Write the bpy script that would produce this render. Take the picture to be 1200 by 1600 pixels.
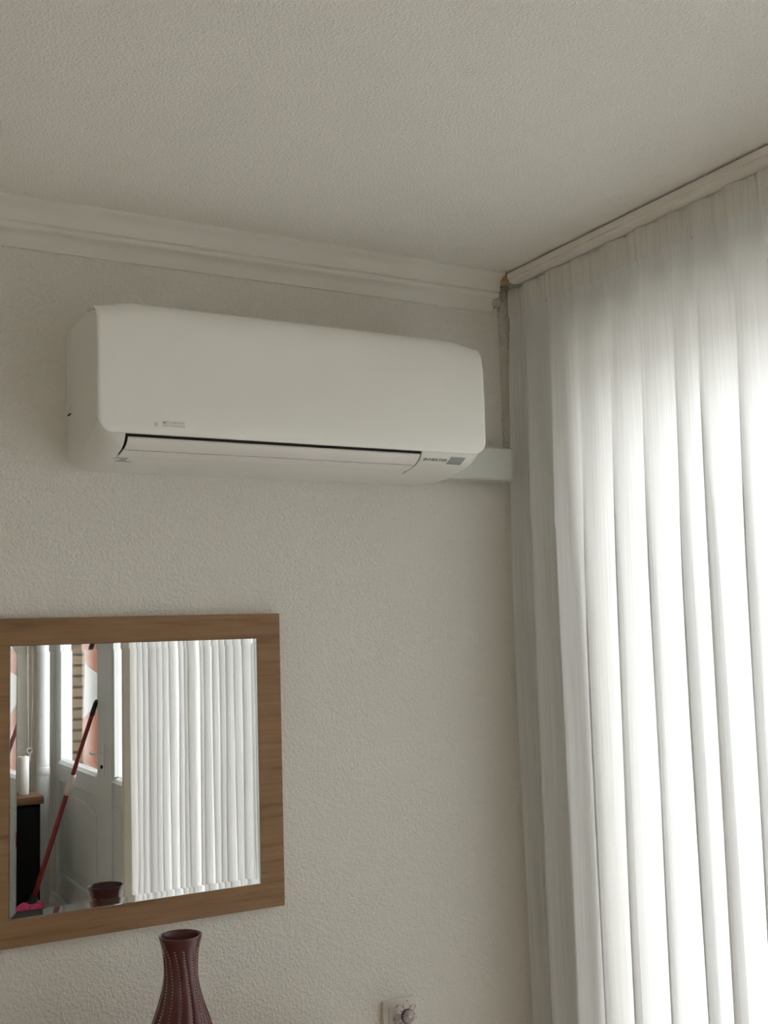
import bpy, bmesh, math, random
from mathutils import Vector, Matrix

for o in list(bpy.data.objects):
    bpy.data.objects.remove(o)
SC = bpy.context.scene
COL = SC.collection
random.seed(7)
PI = math.pi

# ------------------------------------------------------------------ camera
CAM_Z = 1.68
cam_d = bpy.data.cameras.new('camera')
cam = bpy.data.objects.new('camera', cam_d)
COL.objects.link(cam)
cam_d.sensor_fit = 'VERTICAL'
cam_d.sensor_height = 36.0
cam_d.lens = 1756.425 / 1600 * 36.0
cam_d.clip_start = 0.02
right = Vector((0.87177515, -0.48903395, -0.02922136))
down = Vector((0.02588099, 0.1055361, -0.99407862))
fwd = Vector((0.4892221, 0.86585676, 0.10466043))
rm = Matrix((right, -down, -fwd)).transposed()
cam.matrix_world = Matrix.Translation((0, 0, CAM_Z)) @ rm.to_4x4()
SC.camera = cam

# ------------------------------------------------------------------ sky and exposure
world = bpy.data.worlds.new('overcast_sky')
SC.world = world
world.use_nodes = True
bg = world.node_tree.nodes['Background']
bg.inputs['Color'].default_value = (0.965, 0.99, 1.0, 1)
bg.inputs['Strength'].default_value = 5.5
SC.view_settings.view_transform = 'Standard'
SC.view_settings.look = 'None'
SC.view_settings.gamma = 1.0
SC.view_settings.use_curve_mapping = False
SC.view_settings.exposure = -0.14
SC.cycles.max_bounces = 14
SC.cycles.diffuse_bounces = 9
SC.cycles.glossy_bounces = 6
SC.cycles.transmission_bounces = 10
SC.cycles.transparent_max_bounces = 24
SC.cycles.sample_clamp_indirect = 6.0
SC.cycles.use_denoising = True

# ------------------------------------------------------------------ room numbers (metres)
D = 2.2652          # wall with the air conditioner
XW = 1.695          # inner face of the window wall
ZC = 2.55           # ceiling
YB = -3.50          # wall behind the camera
XD = 1.73           # inner face of the wall around the terrace door
XL = -2.0           # wall on the far left
WT = 2.0            # outer face of the window wall

# ------------------------------------------------------------------ materials
def new_mat(name):
    m = bpy.data.materials.new(name)
    m.use_nodes = True
    nt = m.node_tree
    return m, nt, nt.nodes, nt.links, nt.nodes['Principled BSDF']

def plain(name, col, rough=0.5, metal=0.0, coat=0.0, spec=0.5, var=0.0, vscale=30.0, bump=0.0, bscale=300.0):
    m, nt, N, L, b = new_mat(name)
    b.inputs['Base Color'].default_value = (*col, 1)
    b.inputs['Roughness'].default_value = rough
    b.inputs['Metallic'].default_value = metal
    b.inputs['Coat Weight'].default_value = coat
    b.inputs['Coat Roughness'].default_value = 0.06
    b.inputs['Specular IOR Level'].default_value = spec
    tc = N.new('ShaderNodeTexCoord')
    if var:
        no = N.new('ShaderNodeTexNoise'); no.inputs['Scale'].default_value = vscale
        no.inputs['Detail'].default_value = 4
        L.new(tc.outputs['Object'], no.inputs['Vector'])
        mx = N.new('ShaderNodeMix'); mx.data_type = 'RGBA'
        mx.inputs[6].default_value = (*[c * (1 - var) for c in col], 1)
        mx.inputs[7].default_value = (*[min(1, c * (1 + var)) for c in col], 1)
        L.new(no.outputs['Fac'], mx.inputs[0]); L.new(mx.outputs[2], b.inputs['Base Color'])
    if bump:
        nb = N.new('ShaderNodeTexNoise'); nb.inputs['Scale'].default_value = bscale
        L.new(tc.outputs['Object'], nb.inputs['Vector'])
        bp = N.new('ShaderNodeBump'); bp.inputs['Strength'].default_value = bump
        bp.inputs['Distance'].default_value = 0.001
        L.new(nb.outputs['Fac'], bp.inputs['Height']); L.new(bp.outputs['Normal'], b.inputs['Normal'])
    return m

def stucco(name, col, s1, s2, strength, dist, specks=0.0):
    m, nt, N, L, b = new_mat(name)
    b.inputs['Roughness'].default_value = 0.92
    b.inputs['Specular IOR Level'].default_value = 0.15
    tc = N.new('ShaderNodeTexCoord')
    n1 = N.new('ShaderNodeTexNoise'); n1.inputs['Scale'].default_value = s1
    n1.inputs['Detail'].default_value = 3; n1.inputs['Roughness'].default_value = 0.55
    L.new(tc.outputs['Object'], n1.inputs['Vector'])
    n2 = N.new('ShaderNodeTexNoise'); n2.inputs['Scale'].default_value = s2
    n2.inputs['Detail'].default_value = 2
    L.new(tc.outputs['Object'], n2.inputs['Vector'])
    rp = N.new('ShaderNodeMapRange'); rp.inputs['From Min'].default_value = 0.38
    rp.inputs['From Max'].default_value = 0.66
    L.new(n1.outputs['Fac'], rp.inputs['Value'])
    ad = N.new('ShaderNodeMath'); ad.operation = 'MULTIPLY_ADD'; ad.inputs[1].default_value = 0.45
    L.new(n2.outputs['Fac'], ad.inputs[0]); L.new(rp.outputs['Result'], ad.inputs[2])
    h = ad.outputs[0]
    if specks:
        n3 = N.new('ShaderNodeTexNoise'); n3.inputs['Scale'].default_value = s1 * 0.62
        n3.inputs['Detail'].default_value = 1
        L.new(tc.outputs['Object'], n3.inputs['Vector'])
        r3 = N.new('ShaderNodeMapRange'); r3.inputs['From Min'].default_value = 0.66
        r3.inputs['From Max'].default_value = 0.76; r3.inputs['To Max'].default_value = specks
        L.new(n3.outputs['Fac'], r3.inputs['Value'])
        a3 = N.new('ShaderNodeMath'); a3.operation = 'ADD'
        L.new(h, a3.inputs[0]); L.new(r3.outputs['Result'], a3.inputs[1]); h = a3.outputs[0]
    bp = N.new('ShaderNodeBump'); bp.inputs['Strength'].default_value = strength
    bp.inputs['Distance'].default_value = dist
    L.new(h, bp.inputs['Height']); L.new(bp.outputs['Normal'], b.inputs['Normal'])
    big = N.new('ShaderNodeTexNoise'); big.inputs['Scale'].default_value = 1.7
    L.new(tc.outputs['Object'], big.inputs['Vector'])
    mx = N.new('ShaderNodeMix'); mx.data_type = 'RGBA'
    mx.inputs[6].default_value = (*[c * 0.97 for c in col], 1)
    mx.inputs[7].default_value = (*[min(1, c * 1.03) for c in col], 1)
    L.new(big.outputs['Fac'], mx.inputs[0]); L.new(mx.outputs[2], b.inputs['Base Color'])
    return m

def wood(name, dark, light, axis='X', scale=1.0, rough=0.5):
    m, nt, N, L, b = new_mat(name)
    b.inputs['Roughness'].default_value = rough
    b.inputs['Specular IOR Level'].default_value = 0.3
    tc = N.new('ShaderNodeTexCoord')
    mp = N.new('ShaderNodeMapping')
    st = {'X': (1.6, 22, 22), 'Z': (22, 22, 1.6), 'Y': (22, 1.6, 22)}[axis]
    mp.inputs['Scale'].default_value = [v * scale for v in st]
    L.new(tc.outputs['Object'], mp.inputs['Vector'])
    n1 = N.new('ShaderNodeTexNoise'); n1.inputs['Scale'].default_value = 2.2
    n1.inputs['Detail'].default_value = 5; n1.inputs['Distortion'].default_value = 0.6
    L.new(mp.outputs['Vector'], n1.inputs['Vector'])
    n2 = N.new('ShaderNodeTexNoise'); n2.inputs['Scale'].default_value = 9.0
    n2.inputs['Detail'].default_value = 3
    L.new(mp.outputs['Vector'], n2.inputs['Vector'])
    ad = N.new('ShaderNodeMath'); ad.operation = 'MULTIPLY_ADD'; ad.inputs[1].default_value = 0.45
    L.new(n2.outputs['Fac'], ad.inputs[0]); L.new(n1.outputs['Fac'], ad.inputs[2])
    cr = N.new('ShaderNodeValToRGB')
    cr.color_ramp.elements[0].position = 0.42; cr.color_ramp.elements[0].color = (*dark, 1)
    cr.color_ramp.elements[1].position = 1.0; cr.color_ramp.elements[1].color = (*light, 1)
    e = cr.color_ramp.elements.new(0.66); e.color = (*[(a * .4 + c * .6) for a, c in zip(dark, light)], 1)
    L.new(ad.outputs[0], cr.inputs['Fac']); L.new(cr.outputs['Color'], b.inputs['Base Color'])
    bp = N.new('ShaderNodeBump'); bp.inputs['Strength'].default_value = 0.15
    bp.inputs['Distance'].default_value = 0.0006
    L.new(ad.outputs[0], bp.inputs['Height']); L.new(bp.outputs['Normal'], b.inputs['Normal'])
    return m

def fabric(name, col, trans_lo, trans_hi, translucent=0.55, period=0.0016):
    """sheer woven cloth: threads diffuse and let light through, open weave between them"""
    m = bpy.data.materials.new(name); m.use_nodes = True
    nt = m.node_tree; N = nt.nodes; L = nt.links
    N.remove(N['Principled BSDF'])
    out = N['Material Output']
    df = N.new('ShaderNodeBsdfDiffuse'); df.inputs['Color'].default_value = (*col, 1)
    tl = N.new('ShaderNodeBsdfTranslucent'); tl.inputs['Color'].default_value = (*col, 1)
    tr = N.new('ShaderNodeBsdfTransparent')
    m1 = N.new('ShaderNodeMixShader'); m1.inputs[0].default_value = translucent
    uv = N.new('ShaderNodeUVMap'); uv.uv_map = 'UVMap'
    mq = N.new('ShaderNodeMapping'); mq.inputs['Scale'].default_value = (330, 2.5, 1)
    L.new(uv.outputs['UV'], mq.inputs['Vector'])
    nq = N.new('ShaderNodeTexNoise'); nq.inputs['Scale'].default_value = 1.0; nq.inputs['Detail'].default_value = 2
    L.new(mq.outputs['Vector'], nq.inputs['Vector'])
    rq = N.new('ShaderNodeMapRange'); rq.inputs['From Min'].default_value = 0.3; rq.inputs['From Max'].default_value = 0.7
    L.new(nq.outputs['Fac'], rq.inputs['Value'])
    mc = N.new('ShaderNodeMix'); mc.data_type = 'RGBA'
    mc.inputs[6].default_value = (*[c * 0.91 for c in col], 1); mc.inputs[7].default_value = (*[min(.98, c * 1.04) for c in col], 1)
    L.new(rq.outputs['Result'], mc.inputs[0]); L.new(mc.outputs[2], df.inputs['Color']); L.new(mc.outputs[2], tl.inputs['Color'])
    L.new(df.outputs[0], m1.inputs[1]); L.new(tl.outputs[0], m1.inputs[2])
    mp = N.new('ShaderNodeMapping'); mp.inputs['Scale'].default_value = (1 / period, 1 / period * 0.012, 1)
    L.new(uv.outputs['UV'], mp.inputs['Vector'])
    no = N.new('ShaderNodeTexNoise'); no.inputs['Scale'].default_value = 1.0
    no.inputs['Detail'].default_value = 2
    L.new(mp.outputs['Vector'], no.inputs['Vector'])
    mr = N.new('ShaderNodeMapRange'); mr.inputs['From Min'].default_value = 0.35
    mr.inputs['From Max'].default_value = 0.65
    mr.inputs['To Min'].default_value = trans_lo; mr.inputs['To Max'].default_value = trans_hi
    L.new(no.outputs['Fac'], mr.inputs['Value'])
    m2 = N.new('ShaderNodeMixShader')
    L.new(mr.outputs['Result'], m2.inputs[0]); L.new(m1.outputs[0], m2.inputs[1]); L.new(tr.outputs[0], m2.inputs[2])
    L.new(m2.outputs[0], out.inputs['Surface'])
    return m

def window_glass(name):
    m = bpy.data.materials.new(name); m.use_nodes = True
    nt = m.node_tree; N = nt.nodes; L = nt.links
    N.remove(N['Principled BSDF'])
    tr = N.new('ShaderNodeBsdfTransparent'); tr.inputs['Color'].default_value = (0.97, 0.97, 0.97, 1)
    gl = N.new('ShaderNodeBsdfGlossy'); gl.inputs['Roughness'].default_value = 0.02
    fr = N.new('ShaderNodeFresnel')
    ge = N.new('ShaderNodeNewGeometry')
    io = N.new('ShaderNodeMapRange'); io.inputs['To Min'].default_value = 1.35; io.inputs['To Max'].default_value = 1 / 1.35
    L.new(ge.outputs['Backfacing'], io.inputs['Value']); L.new(io.outputs['Result'], fr.inputs['IOR'])
    mx = N.new('ShaderNodeMixShader')
    L.new(fr.outputs[0], mx.inputs[0]); L.new(tr.outputs[0], mx.inputs[1]); L.new(gl.outputs[0], mx.inputs[2])
    L.new(mx.outputs[0], N['Material Output'].inputs['Surface'])
    return m

def real_glass(name, col=(1, 1, 1), rough=0.0, ior=1.5):
    m, nt, N, L, b = new_mat(name)
    b.inputs['Base Color'].default_value = (*col, 1)
    b.inputs['Roughness'].default_value = rough
    b.inputs['Transmission Weight'].default_value = 1.0
    b.inputs['IOR'].default_value = ior
    return m

M = {}
M['wall'] = stucco('wall_stucco', (0.83, 0.805, 0.75), 175, 380, 0.60, 0.003)
M['ceiling'] = stucco('ceiling_spray_plaster', (0.88, 0.855, 0.80), 215, 430, 0.55, 0.0025, specks=1.8)
M['strip'] = stucco('rough_plaster', (0.70, 0.66, 0.58), 90, 200, 0.9, 0.006)
M['cornice'] = plain('cornice_paint', (0.80, 0.78, 0.72), 0.6, var=0.02, vscale=12, bump=0.15, bscale=180)
M['white_paint'] = plain('white_frame_paint', (0.74, 0.76, 0.76), 0.4, var=0.03, vscale=9)
M['door_paint'] = plain('grey_white_door_paint', (0.60, 0.63, 0.62), 0.45, var=0.04, vscale=7)
M['beige_trim'] = plain('beige_post_paint', (0.70, 0.62, 0.50), 0.5, var=0.04, vscale=8)
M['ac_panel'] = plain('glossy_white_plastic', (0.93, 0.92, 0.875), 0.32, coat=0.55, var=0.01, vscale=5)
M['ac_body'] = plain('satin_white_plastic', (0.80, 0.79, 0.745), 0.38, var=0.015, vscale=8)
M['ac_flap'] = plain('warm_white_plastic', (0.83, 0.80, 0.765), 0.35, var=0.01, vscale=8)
M['dark_gap'] = plain('dark_cavity', (0.03, 0.028, 0.025), 0.8, var=0.1)
M['silver'] = plain('silver_print', (0.90, 0.90, 0.89), 0.10, metal=1.0, var=0.03)
M['grey_print'] = plain('grey_print', (0.12, 0.12, 0.12), 0.5, var=0.05)
M['soft_print'] = plain('soft_grey_print', (0.45, 0.44, 0.42), 0.5, var=0.05)
M['sensor'] = plain('grey_sensor_window', (0.30, 0.31, 0.31), 0.25, var=0.03)
M['duct'] = plain('duct_plastic', (0.66, 0.68, 0.64), 0.45, var=0.02, vscale=10)
M['oak_x'] = wood('oak_veneer', (0.17, 0.095, 0.045), (0.35, 0.205, 0.105), 'X', 1.0)
M['oak_side'] = wood('oak_sideboard', (0.15, 0.085, 0.04), (0.34, 0.20, 0.10), 'X', 0.7)
M['silver_back'] = plain('mirror_silver', (0.97, 0.97, 0.965), 0.0, metal=1.0)
M['glass'] = real_glass('mirror_glass', (1.0, 1.0, 1.0))
M['pane'] = window_glass('window_glass')
M['sheer'] = fabric('sheer_curtain', (0.92, 0.92, 0.915), 0.002, 0.016, 0.47)
M['tape'] = fabric('curtain_heading', (0.90, 0.88, 0.84), 0.0, 0.02, 0.25)
M['rail'] = plain('rail_painted_metal', (0.86, 0.81, 0.75), 0.45, var=0.05, vscale=20)
M['raw_wood'] = wood('raw_wood', (0.30, 0.20, 0.10), (0.50, 0.36, 0.20), 'Y', 2.0)
M['vase'] = plain('maroon_glaze', (0.080, 0.006, 0.009), 0.22, coat=0.25, var=0.15, vscale=25)
M['bead'] = plain('cream_dot', (0.86, 0.76, 0.66), 0.5, var=0.05)
M['socket'] = plain('socket_plastic', (0.70, 0.66, 0.59), 0.4, var=0.02)
M['acrylic'] = real_glass('clear_acrylic', (0.93, 0.88, 0.92), 0.05, 1.3)
M['acr_core'] = plain('pearl_plastic', (0.72, 0.66, 0.68), 0.25, coat=0.5, var=0.05)
M['acr_dark'] = plain('plum_plastic', (0.10, 0.06, 0.07), 0.3, var=0.1)
M['floor'] = wood('floor_laminate', (0.60, 0.55, 0.48), (0.78, 0.73, 0.65), 'Y', 0.6)
M['black_lacquer'] = plain('black_lacquer', (0.006, 0.006, 0.006), 0.8, spec=0.1, var=0.2)
M['walnut'] = wood('walnut_top', (0.06, 0.028, 0.012), (0.17, 0.085, 0.04), 'X', 1.0)
M['paper'] = plain('paper_white', (0.74, 0.73, 0.70), 0.9, bump=0.3, bscale=120)
M['black_plastic'] = plain('black_plastic', (0.02, 0.02, 0.022), 0.4, var=0.1)
M['red_tube'] = plain('red_lacquered_tube', (0.22, 0.008, 0.014), 0.3, coat=0.3, var=0.05)
M['pink'] = plain('pink_cotton', (0.72, 0.09, 0.25), 0.9, var=0.25, vscale=60)
M['cord'] = plain('cream_cord', (0.80, 0.76, 0.68), 0.8, var=0.05)
M['clear_grip'] = plain('pale_grip_plastic', (0.66, 0.58, 0.54), 0.3, var=0.05)
M['pipe'] = plain('painted_pipe', (0.70, 0.72, 0.72), 0.4, var=0.02)
M['mortar'] = plain('mortar', (0.06, 0.05, 0.04), 0.95, var=0.1, bump=0.4)
M['brick'] = plain('yellow_brick', (0.29, 0.215, 0.13), 0.9, var=0.3, vscale=14, bump=0.5, bscale=150)
M['orange'] = plain('orange_cloth', (0.17, 0.054, 0.021), 0.85, var=0.12, vscale=10)
M['white_knit'] = plain('white_knit', (0.24, 0.24, 0.23), 0.9, bump=0.8, bscale=90)
M['brown_metal'] = plain('brown_painted_metal', (0.22, 0.15, 0.11), 0.5, var=0.05)
M['paving'] = plain('grey_paving', (0.42, 0.41, 0.38), 0.9, var=0.15, vscale=3)
M['hedge'] = plain('hedge_leaf', (0.10, 0.17, 0.05), 0.8, var=0.4, vscale=20)

# ------------------------------------------------------------------ helpers
ORG = {}
def link(o, parent):
    COL.objects.link(o)
    if parent is not None:
        o.parent = parent
    return o

def mesh_obj(name, verts, faces, mat, parent=None, smooth=False, uvs=None, origin=None, bevel=0.0, auto=None):
    org = Vector(origin) if origin is not None else (ORG[parent.name] if parent is not None else Vector((0, 0, 0)))
    me = bpy.data.meshes.new(name)
    me.from_pydata([tuple(Vector(v) - org) for v in verts], [], faces)
    if uvs is not None:
        ul = me.uv_layers.new(name='UVMap')
        for lp in me.loops:
            ul.data[lp.index].uv = uvs[lp.vertex_index]
    me.materials.append(M[mat] if isinstance(mat, str) else mat)
    bm = bmesh.new(); bm.from_mesh(me)
    bmesh.ops.recalc_face_normals(bm, faces=bm.faces)
    bm.to_mesh(me); bm.free()
    if smooth:
        for p in me.polygons: p.use_smooth = True
    o = bpy.data.objects.new(name, me)
    link(o, parent)
    if parent is None:
        o.location = org
    ORG[o.name] = org
    if bevel:
        md = o.modifiers.new('bevel', 'BEVEL'); md.width = bevel; md.segments = 2; md.limit_method = 'ANGLE'
    if auto is not None and smooth:
        try:
            me.set_sharp_from_angle(angle=math.radians(auto))
        except Exception:
            pass
    return o

def tag(o, label=None, cat=None, group=None, kind=None):
    if label: o['label'] = label
    if cat: o['category'] = cat
    if group: o['group'] = group
    if kind: o['kind'] = kind
    return o

def thing(name, loc, label=None, cat=None, group=None, kind=None):
    o = bpy.data.objects.new(name, None)
    COL.objects.link(o); o.location = loc; o.empty_display_size = 0.05
    ORG[o.name] = Vector(loc)
    return tag(o, label, cat, group, kind)

class MB:
    def __init__(s): s.v = []; s.f = []
    def add(s, v, f):
        k = len(s.v); s.v += [tuple(p) for p in v]; s.f += [tuple(i + k for i in q) for q in f]; return s
    def box(s, x0, x1, y0, y1, z0, z1):
        v = [(x, y, z) for x in (x0, x1) for y in (y0, y1) for z in (z0, z1)]
        return s.add(v, [(0, 1, 3, 2), (4, 6, 7, 5), (0, 4, 5, 1), (2, 3, 7, 6), (0, 2, 6, 4), (1, 5, 7, 3)])
    def tube(s, pts, rad, n=12, cap=True):
        pts = [Vector(p) for p in pts]
        rads = rad if isinstance(rad, (list, tuple)) else [rad] * len(pts)
        vs = []; fs = []
        ref = None
        for i, p in enumerate(pts):
            a = pts[max(0, i - 1)]; b = pts[min(len(pts) - 1, i + 1)]
            t = (b - a).normalized()
            if ref is None:
                ref = Vector((0, 0, 1)) if abs(t.z) < 0.9 else Vector((1, 0, 0))
            u = t.cross(ref).normalized(); w = u.cross(t).normalized(); ref = w
            for k in range(n):
                q = 2 * PI * k / n
                vs.append(p + (u * math.cos(q) + w * math.sin(q)) * rads[i])
        for i in range(len(pts) - 1):
            for k in range(n):
                fs.append((i * n + k, i * n + (k + 1) % n, (i + 1) * n + (k + 1) % n, (i + 1) * n + k))
        if cap:
            fs.append(tuple(range(n - 1, -1, -1))); fs.append(tuple((len(pts) - 1) * n + k for k in range(n)))
        return s.add(vs, fs)
    def lathe(s, prof, c, n=32, axis='Z', capends=True):
        vs = []; fs = []
        for r, h in prof:
            for k in range(n):
                q = 2 * PI * k / n
                a, b = r * math.cos(q), r * math.sin(q)
                p = {'Z': (a, b, h), 'Y': (a, h, b), 'X': (h, a, b)}[axis]
                vs.append((c[0] + p[0], c[1] + p[1], c[2] + p[2]))
        for i in range(len(prof) - 1):
            for k in range(n):
                fs.append((i * n + k, i * n + (k + 1) % n, (i + 1) * n + (k + 1) % n, (i + 1) * n + k))
        if capends:
            fs.append(tuple(range(n))); fs.append(tuple((len(prof) - 1) * n + k for k in range(n)))
        return s.add(vs, fs)
    def prism(s, poly, axis, a, b):
        """poly of 2-D points extruded along axis from a to b; axis X: poly=(y,z); Y: (x,z); Z: (x,y)"""
        n = len(poly); vs = []
        for h in (a, b):
            for p, q in poly:
                vs.append({'X': (h, p, q), 'Y': (p, h, q), 'Z': (p, q, h)}[axis])
        fs = [tuple(range(n)), tuple(range(2 * n - 1, n - 1, -1))]
        for k in range(n):
            fs.append((k, (k + 1) % n, n + (k + 1) % n, n + k))
        return s.add(vs, fs)
    def build(s, name, mat, parent=None, **kw):
        return mesh_obj(name, s.v, s.f, mat, parent, **kw)

def struct(o, label=None, cat=None):
    return tag(o, label, cat, None, 'structure')

# ------------------------------------------------------------------ room shell
struct(MB().box(XL - .2, WT, YB - .2, D + .2, -0.1, 0).build('floor', 'floor'), 'wood laminate floor of the room', 'floor')
struct(MB().box(XL - .2, WT, YB - .2, D + .2, ZC, ZC + 0.15).build('ceiling', 'ceiling'), 'white sprayed plaster ceiling above the air conditioner', 'ceiling')
struct(MB().box(XL - .2, WT, D, D + .2, 0, ZC).build('wall_back', 'wall'), 'white stucco wall behind the air conditioner and mirror', 'wall')
struct(MB().box(XL - .2, 1.90, YB - .2, YB, 0, ZC).build('wall_front', 'wall'), 'white wall behind the viewer, seen in the mirror', 'wall')
struct(MB().box(XL - .2, XL, YB, D, 0, ZC).build('wall_left', 'wall'), 'white side wall facing the curtained window', 'wall')
WIN_Y0, WIN_Y1, WIN_Z0, WIN_Z1 = -1.12, 2.03, 0.10, 2.344
DOOR_Y0, DOOR_Y1, DOOR_Z1 = -3.27, -1.45, 2.32
wr = MB()
wr.box(XW, WT, WIN_Y0, D, WIN_Z1, ZC)            # lintel over the window
wr.box(XW, WT, WIN_Y0, D, 0, WIN_Z0)             # low sill
wr.box(XW, WT, -1.29, WIN_Y0, 0, ZC)             # pier between window and post
wr.box(XD, WT, DOOR_Y1, -1.29, 0, ZC)            # set back strip beside the door
wr.box(XW, WT, WIN_Y1, D, WIN_Z0, WIN_Z1)        # pier in the corner
wr.box(XD, WT, DOOR_Y0, DOOR_Y1, DOOR_Z1, ZC)    # over the door
wr.box(XD, 1.90, YB, DOOR_Y0, 0, ZC)             # thinner pier by the corner
struct(wr.build('wall_right', 'wall'), 'white window wall behind the sheer curtain', 'wall')

# cornice along the wall under the ceiling
prof = [(0, 2.466), (.007, 2.466), (.008, 2.470), (.010, 2.474), (.0125, 2.484), (.018, 2.4925), (.025, 2.4970), (.0285, 2.4980), (.0295, 2.4955), (.0330, 2.4940),
        (.0370, 2.4950), (.0405, 2.4985), (.0415, 2.5025), (.0412, 2.5045), (.0392, 2.5066), (.0392, 2.5080), (.0440, 2.5088), (.0452, 2.5120), (.0462, 2.5190),
        (.0490, 2.5270), (.0530, 2.5345), (.0620, 2.5400), (.0705, 2.5430), (.072, 2.5445), (.072, ZC), (0, ZC)]
struct(MB().prism([(D - d, z) for d, z in prof], 'X', XL, 1.604).build('trim_1', 'cornice', smooth=True, auto=32),
       'moulded white cornice where the stucco wall meets the ceiling', 'cornice')
# rough plaster strip that runs down the corner from the cornice to the cable duct
n = 14; vs = []; fs = []; rows = 70
for j in range(rows + 1):
    z = 2.118 + (2.535 - 2.118) * j / rows
    fl = 0.006 * max(0, (z - 2.44) / 0.1)
    for k in range(n + 1):
        a = PI * k / n
        rr = 1 + 0.05 * math.sin(z * 300 + 2 * math.sin(k)) * (1 if z > 2.40 else 0.25) + 0.03 * random.uniform(-1, 1)
        vs.append((1.6425 - (0.0165 + fl * .4) * math.cos(a) * rr, D - 0.0005 - (0.013 + fl) * math.sin(a) * rr, z))
for j in range(rows):
    for k in range(n):
        fs.append((j * (n + 1) + k, j * (n + 1) + k + 1, (j + 1) * (n + 1) + k + 1, (j + 1) * (n + 1) + k))
fs.append(tuple(range(n + 1))); fs.append(tuple(rows * (n + 1) + k for k in range(n, -1, -1)))
struct(mesh_obj('trim_2', vs, fs, 'strip', smooth=True), 'rough plaster strip in the corner between cornice and cable duct', 'plaster strip')
# lump of filler plaster at the cut end of the cornice
struct(MB().lathe([(0.001, 0), (.012, .004), (.016, .016), (.013, .03), (.006, .042), (.001, .046)], (1.612, D - .012, 2.478), 14)
       .build('trim_3', 'strip', smooth=True), 'lump of rough filler at the cut cornice end', 'plaster lump')

# ------------------------------------------------------------------ window behind the curtain
w = thing('window_1', (1.86, 0.4, WIN_Z0), 'white framed full height window behind the sheer curtain', 'window', kind='structure')
fx0, fx1 = 1.859, 1.919
MB().box(fx0 - .004, fx1, WIN_Y0, WIN_Y1, 2.308, WIN_Z1).build('cover_strip', 'brown_metal', w, bevel=.002)
MB().box(fx0, fx1, WIN_Y0, WIN_Y1, 2.215, 2.308).build('window_head', 'white_paint', w, bevel=.004)
MB().box(fx0, fx1, WIN_Y0, WIN_Y1, WIN_Z0, WIN_Z0 + .08).build('window_sill', 'white_paint', w, bevel=.004)
mull = [WIN_Y1 - .06, 1.03, -0.10, WIN_Y0]
for y in mull:
    MB().box(fx0, fx1, y, y + .06, WIN_Z0 + .08, 2.215).build('window_frame', 'white_paint', w, bevel=.004)
for a, b in ((1.03, mull[0]), (-0.10, 1.03), (WIN_Y0, -0.10)):
    MB().box(1.887, 1.895, a + .06, b, WIN_Z0 + .08, 2.215).build('pane', 'pane', w)

# ------------------------------------------------------------------ curtain rail
cr = thing('curtain_rail', (1.623, 0.6, 2.526), 'pale brown curtain rail under the ceiling carrying the sheer curtain', 'curtain rail')
RY0, RY1 = -1.00, 2.190
rp = [(1.606, 2.531), (1.606, 2.545), (1.642, 2.545), (1.642, 2.531), (1.634, 2.531), (1.634, 2.535), (1.628, 2.535), (1.628, 2.531),
      (1.620, 2.531), (1.620, 2.535), (1.614, 2.535), (1.614, 2.531)]
MB().prism([(x, z) for x, z in rp], 'Y', RY0, RY1).build('track', 'rail', cr)
MB().box(1.611, 1.638, RY0, RY1, 2.5235, 2.5305).build('lower_lip', 'rail', cr)
for y in (2.12, 1.6, 1.0, .4, -.2, -.9):
    MB().box(1.613, 1.636, y - .012, y + .012, 2.545, ZC).build('mount_clip', 'raw_wood', cr)
wb = MB().prism([(1.602, 2.524), (1.602, 2.541), (1.622, 2.541), (1.624, 2.526), (1.615, 2.5218), (1.604, 2.5218)], 'Y', 2.190, 2.214)
wb.build('end_block', 'raw_wood', cr, bevel=.001)['label'] = 'small raw wood block at the rail end'

# ------------------------------------------------------------------ sheer curtain
cur = thing('sheer_curtain', (1.645, 0.6, 0.03), 'long white sheer curtain with soft folds hanging in front of the window', 'curtain')
Y_START, Y_END = 2.238, -0.87
# irregular fold spacing
edges = [Y_START]; rnd = random.Random(21)
while edges[-1] > Y_END:
    edges.append(edges[-1] - rnd.choice([.062, .075, .085, .095, .11]) * rnd.uniform(.9, 1.1))
amps = [rnd.uniform(.7, 1.25) for _ in edges]
lean = [rnd.uniform(-.012, .012) for _ in edges]
sk = [rnd.uniform(.72, 1.05) for _ in edges]
PER = 18
ZT, ZB = 2.5225, 0.03
zs = [ZT, 2.510, 2.495, 2.48, 2.463, 2.446, 2.43, 2.40, 2.36, 2.31, 2.25, 2.18, 2.10, 2.0, 1.9, 1.78, 1.65, 1.5, 1.35, 1.2, 1.05, .9, .75, .6, .45, .3, .15, ZB]
def smooth01(t):
    t = max(0, min(1, t)); return t * t * (3 - 2 * t)
def curtain_point(i, t, z):
    """i: fold number, t 0..1 within the fold"""
    y0, y1 = edges[i], edges[i + 1]
    blend = smooth01((2.445 - z) / 0.75) * .72 + smooth01((2.445 - z) / 0.14) * .28
    a = 0.006 + 0.0215 * blend
    am = amps[i] * (1 - t) + amps[i + 1] * t
    ph = 2 * PI * t
    x = 1.646 - a * am * math.cos(ph + 0.35 * math.sin(ph))
    x += 0.003 * math.sin(i * 2.1 + z * 3.0)
    # fine gathers near the heading
    g = smooth01((z - 2.36) / 0.1)
    x += g * 0.0035 * math.sin(3 * ph + i)
    ln = (lean[i] * (1 - t) + lean[i + 1] * t) * smooth01((2.4 - z) / 1.4)
    s = sk[i] * (1 - t) + sk[i + 1] * t
    y = y0 + (y1 - y0) * t + ln + 0.0215 * s * blend * math.sin(ph)
    y = min(y, 2.247)
    return x, y
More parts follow.
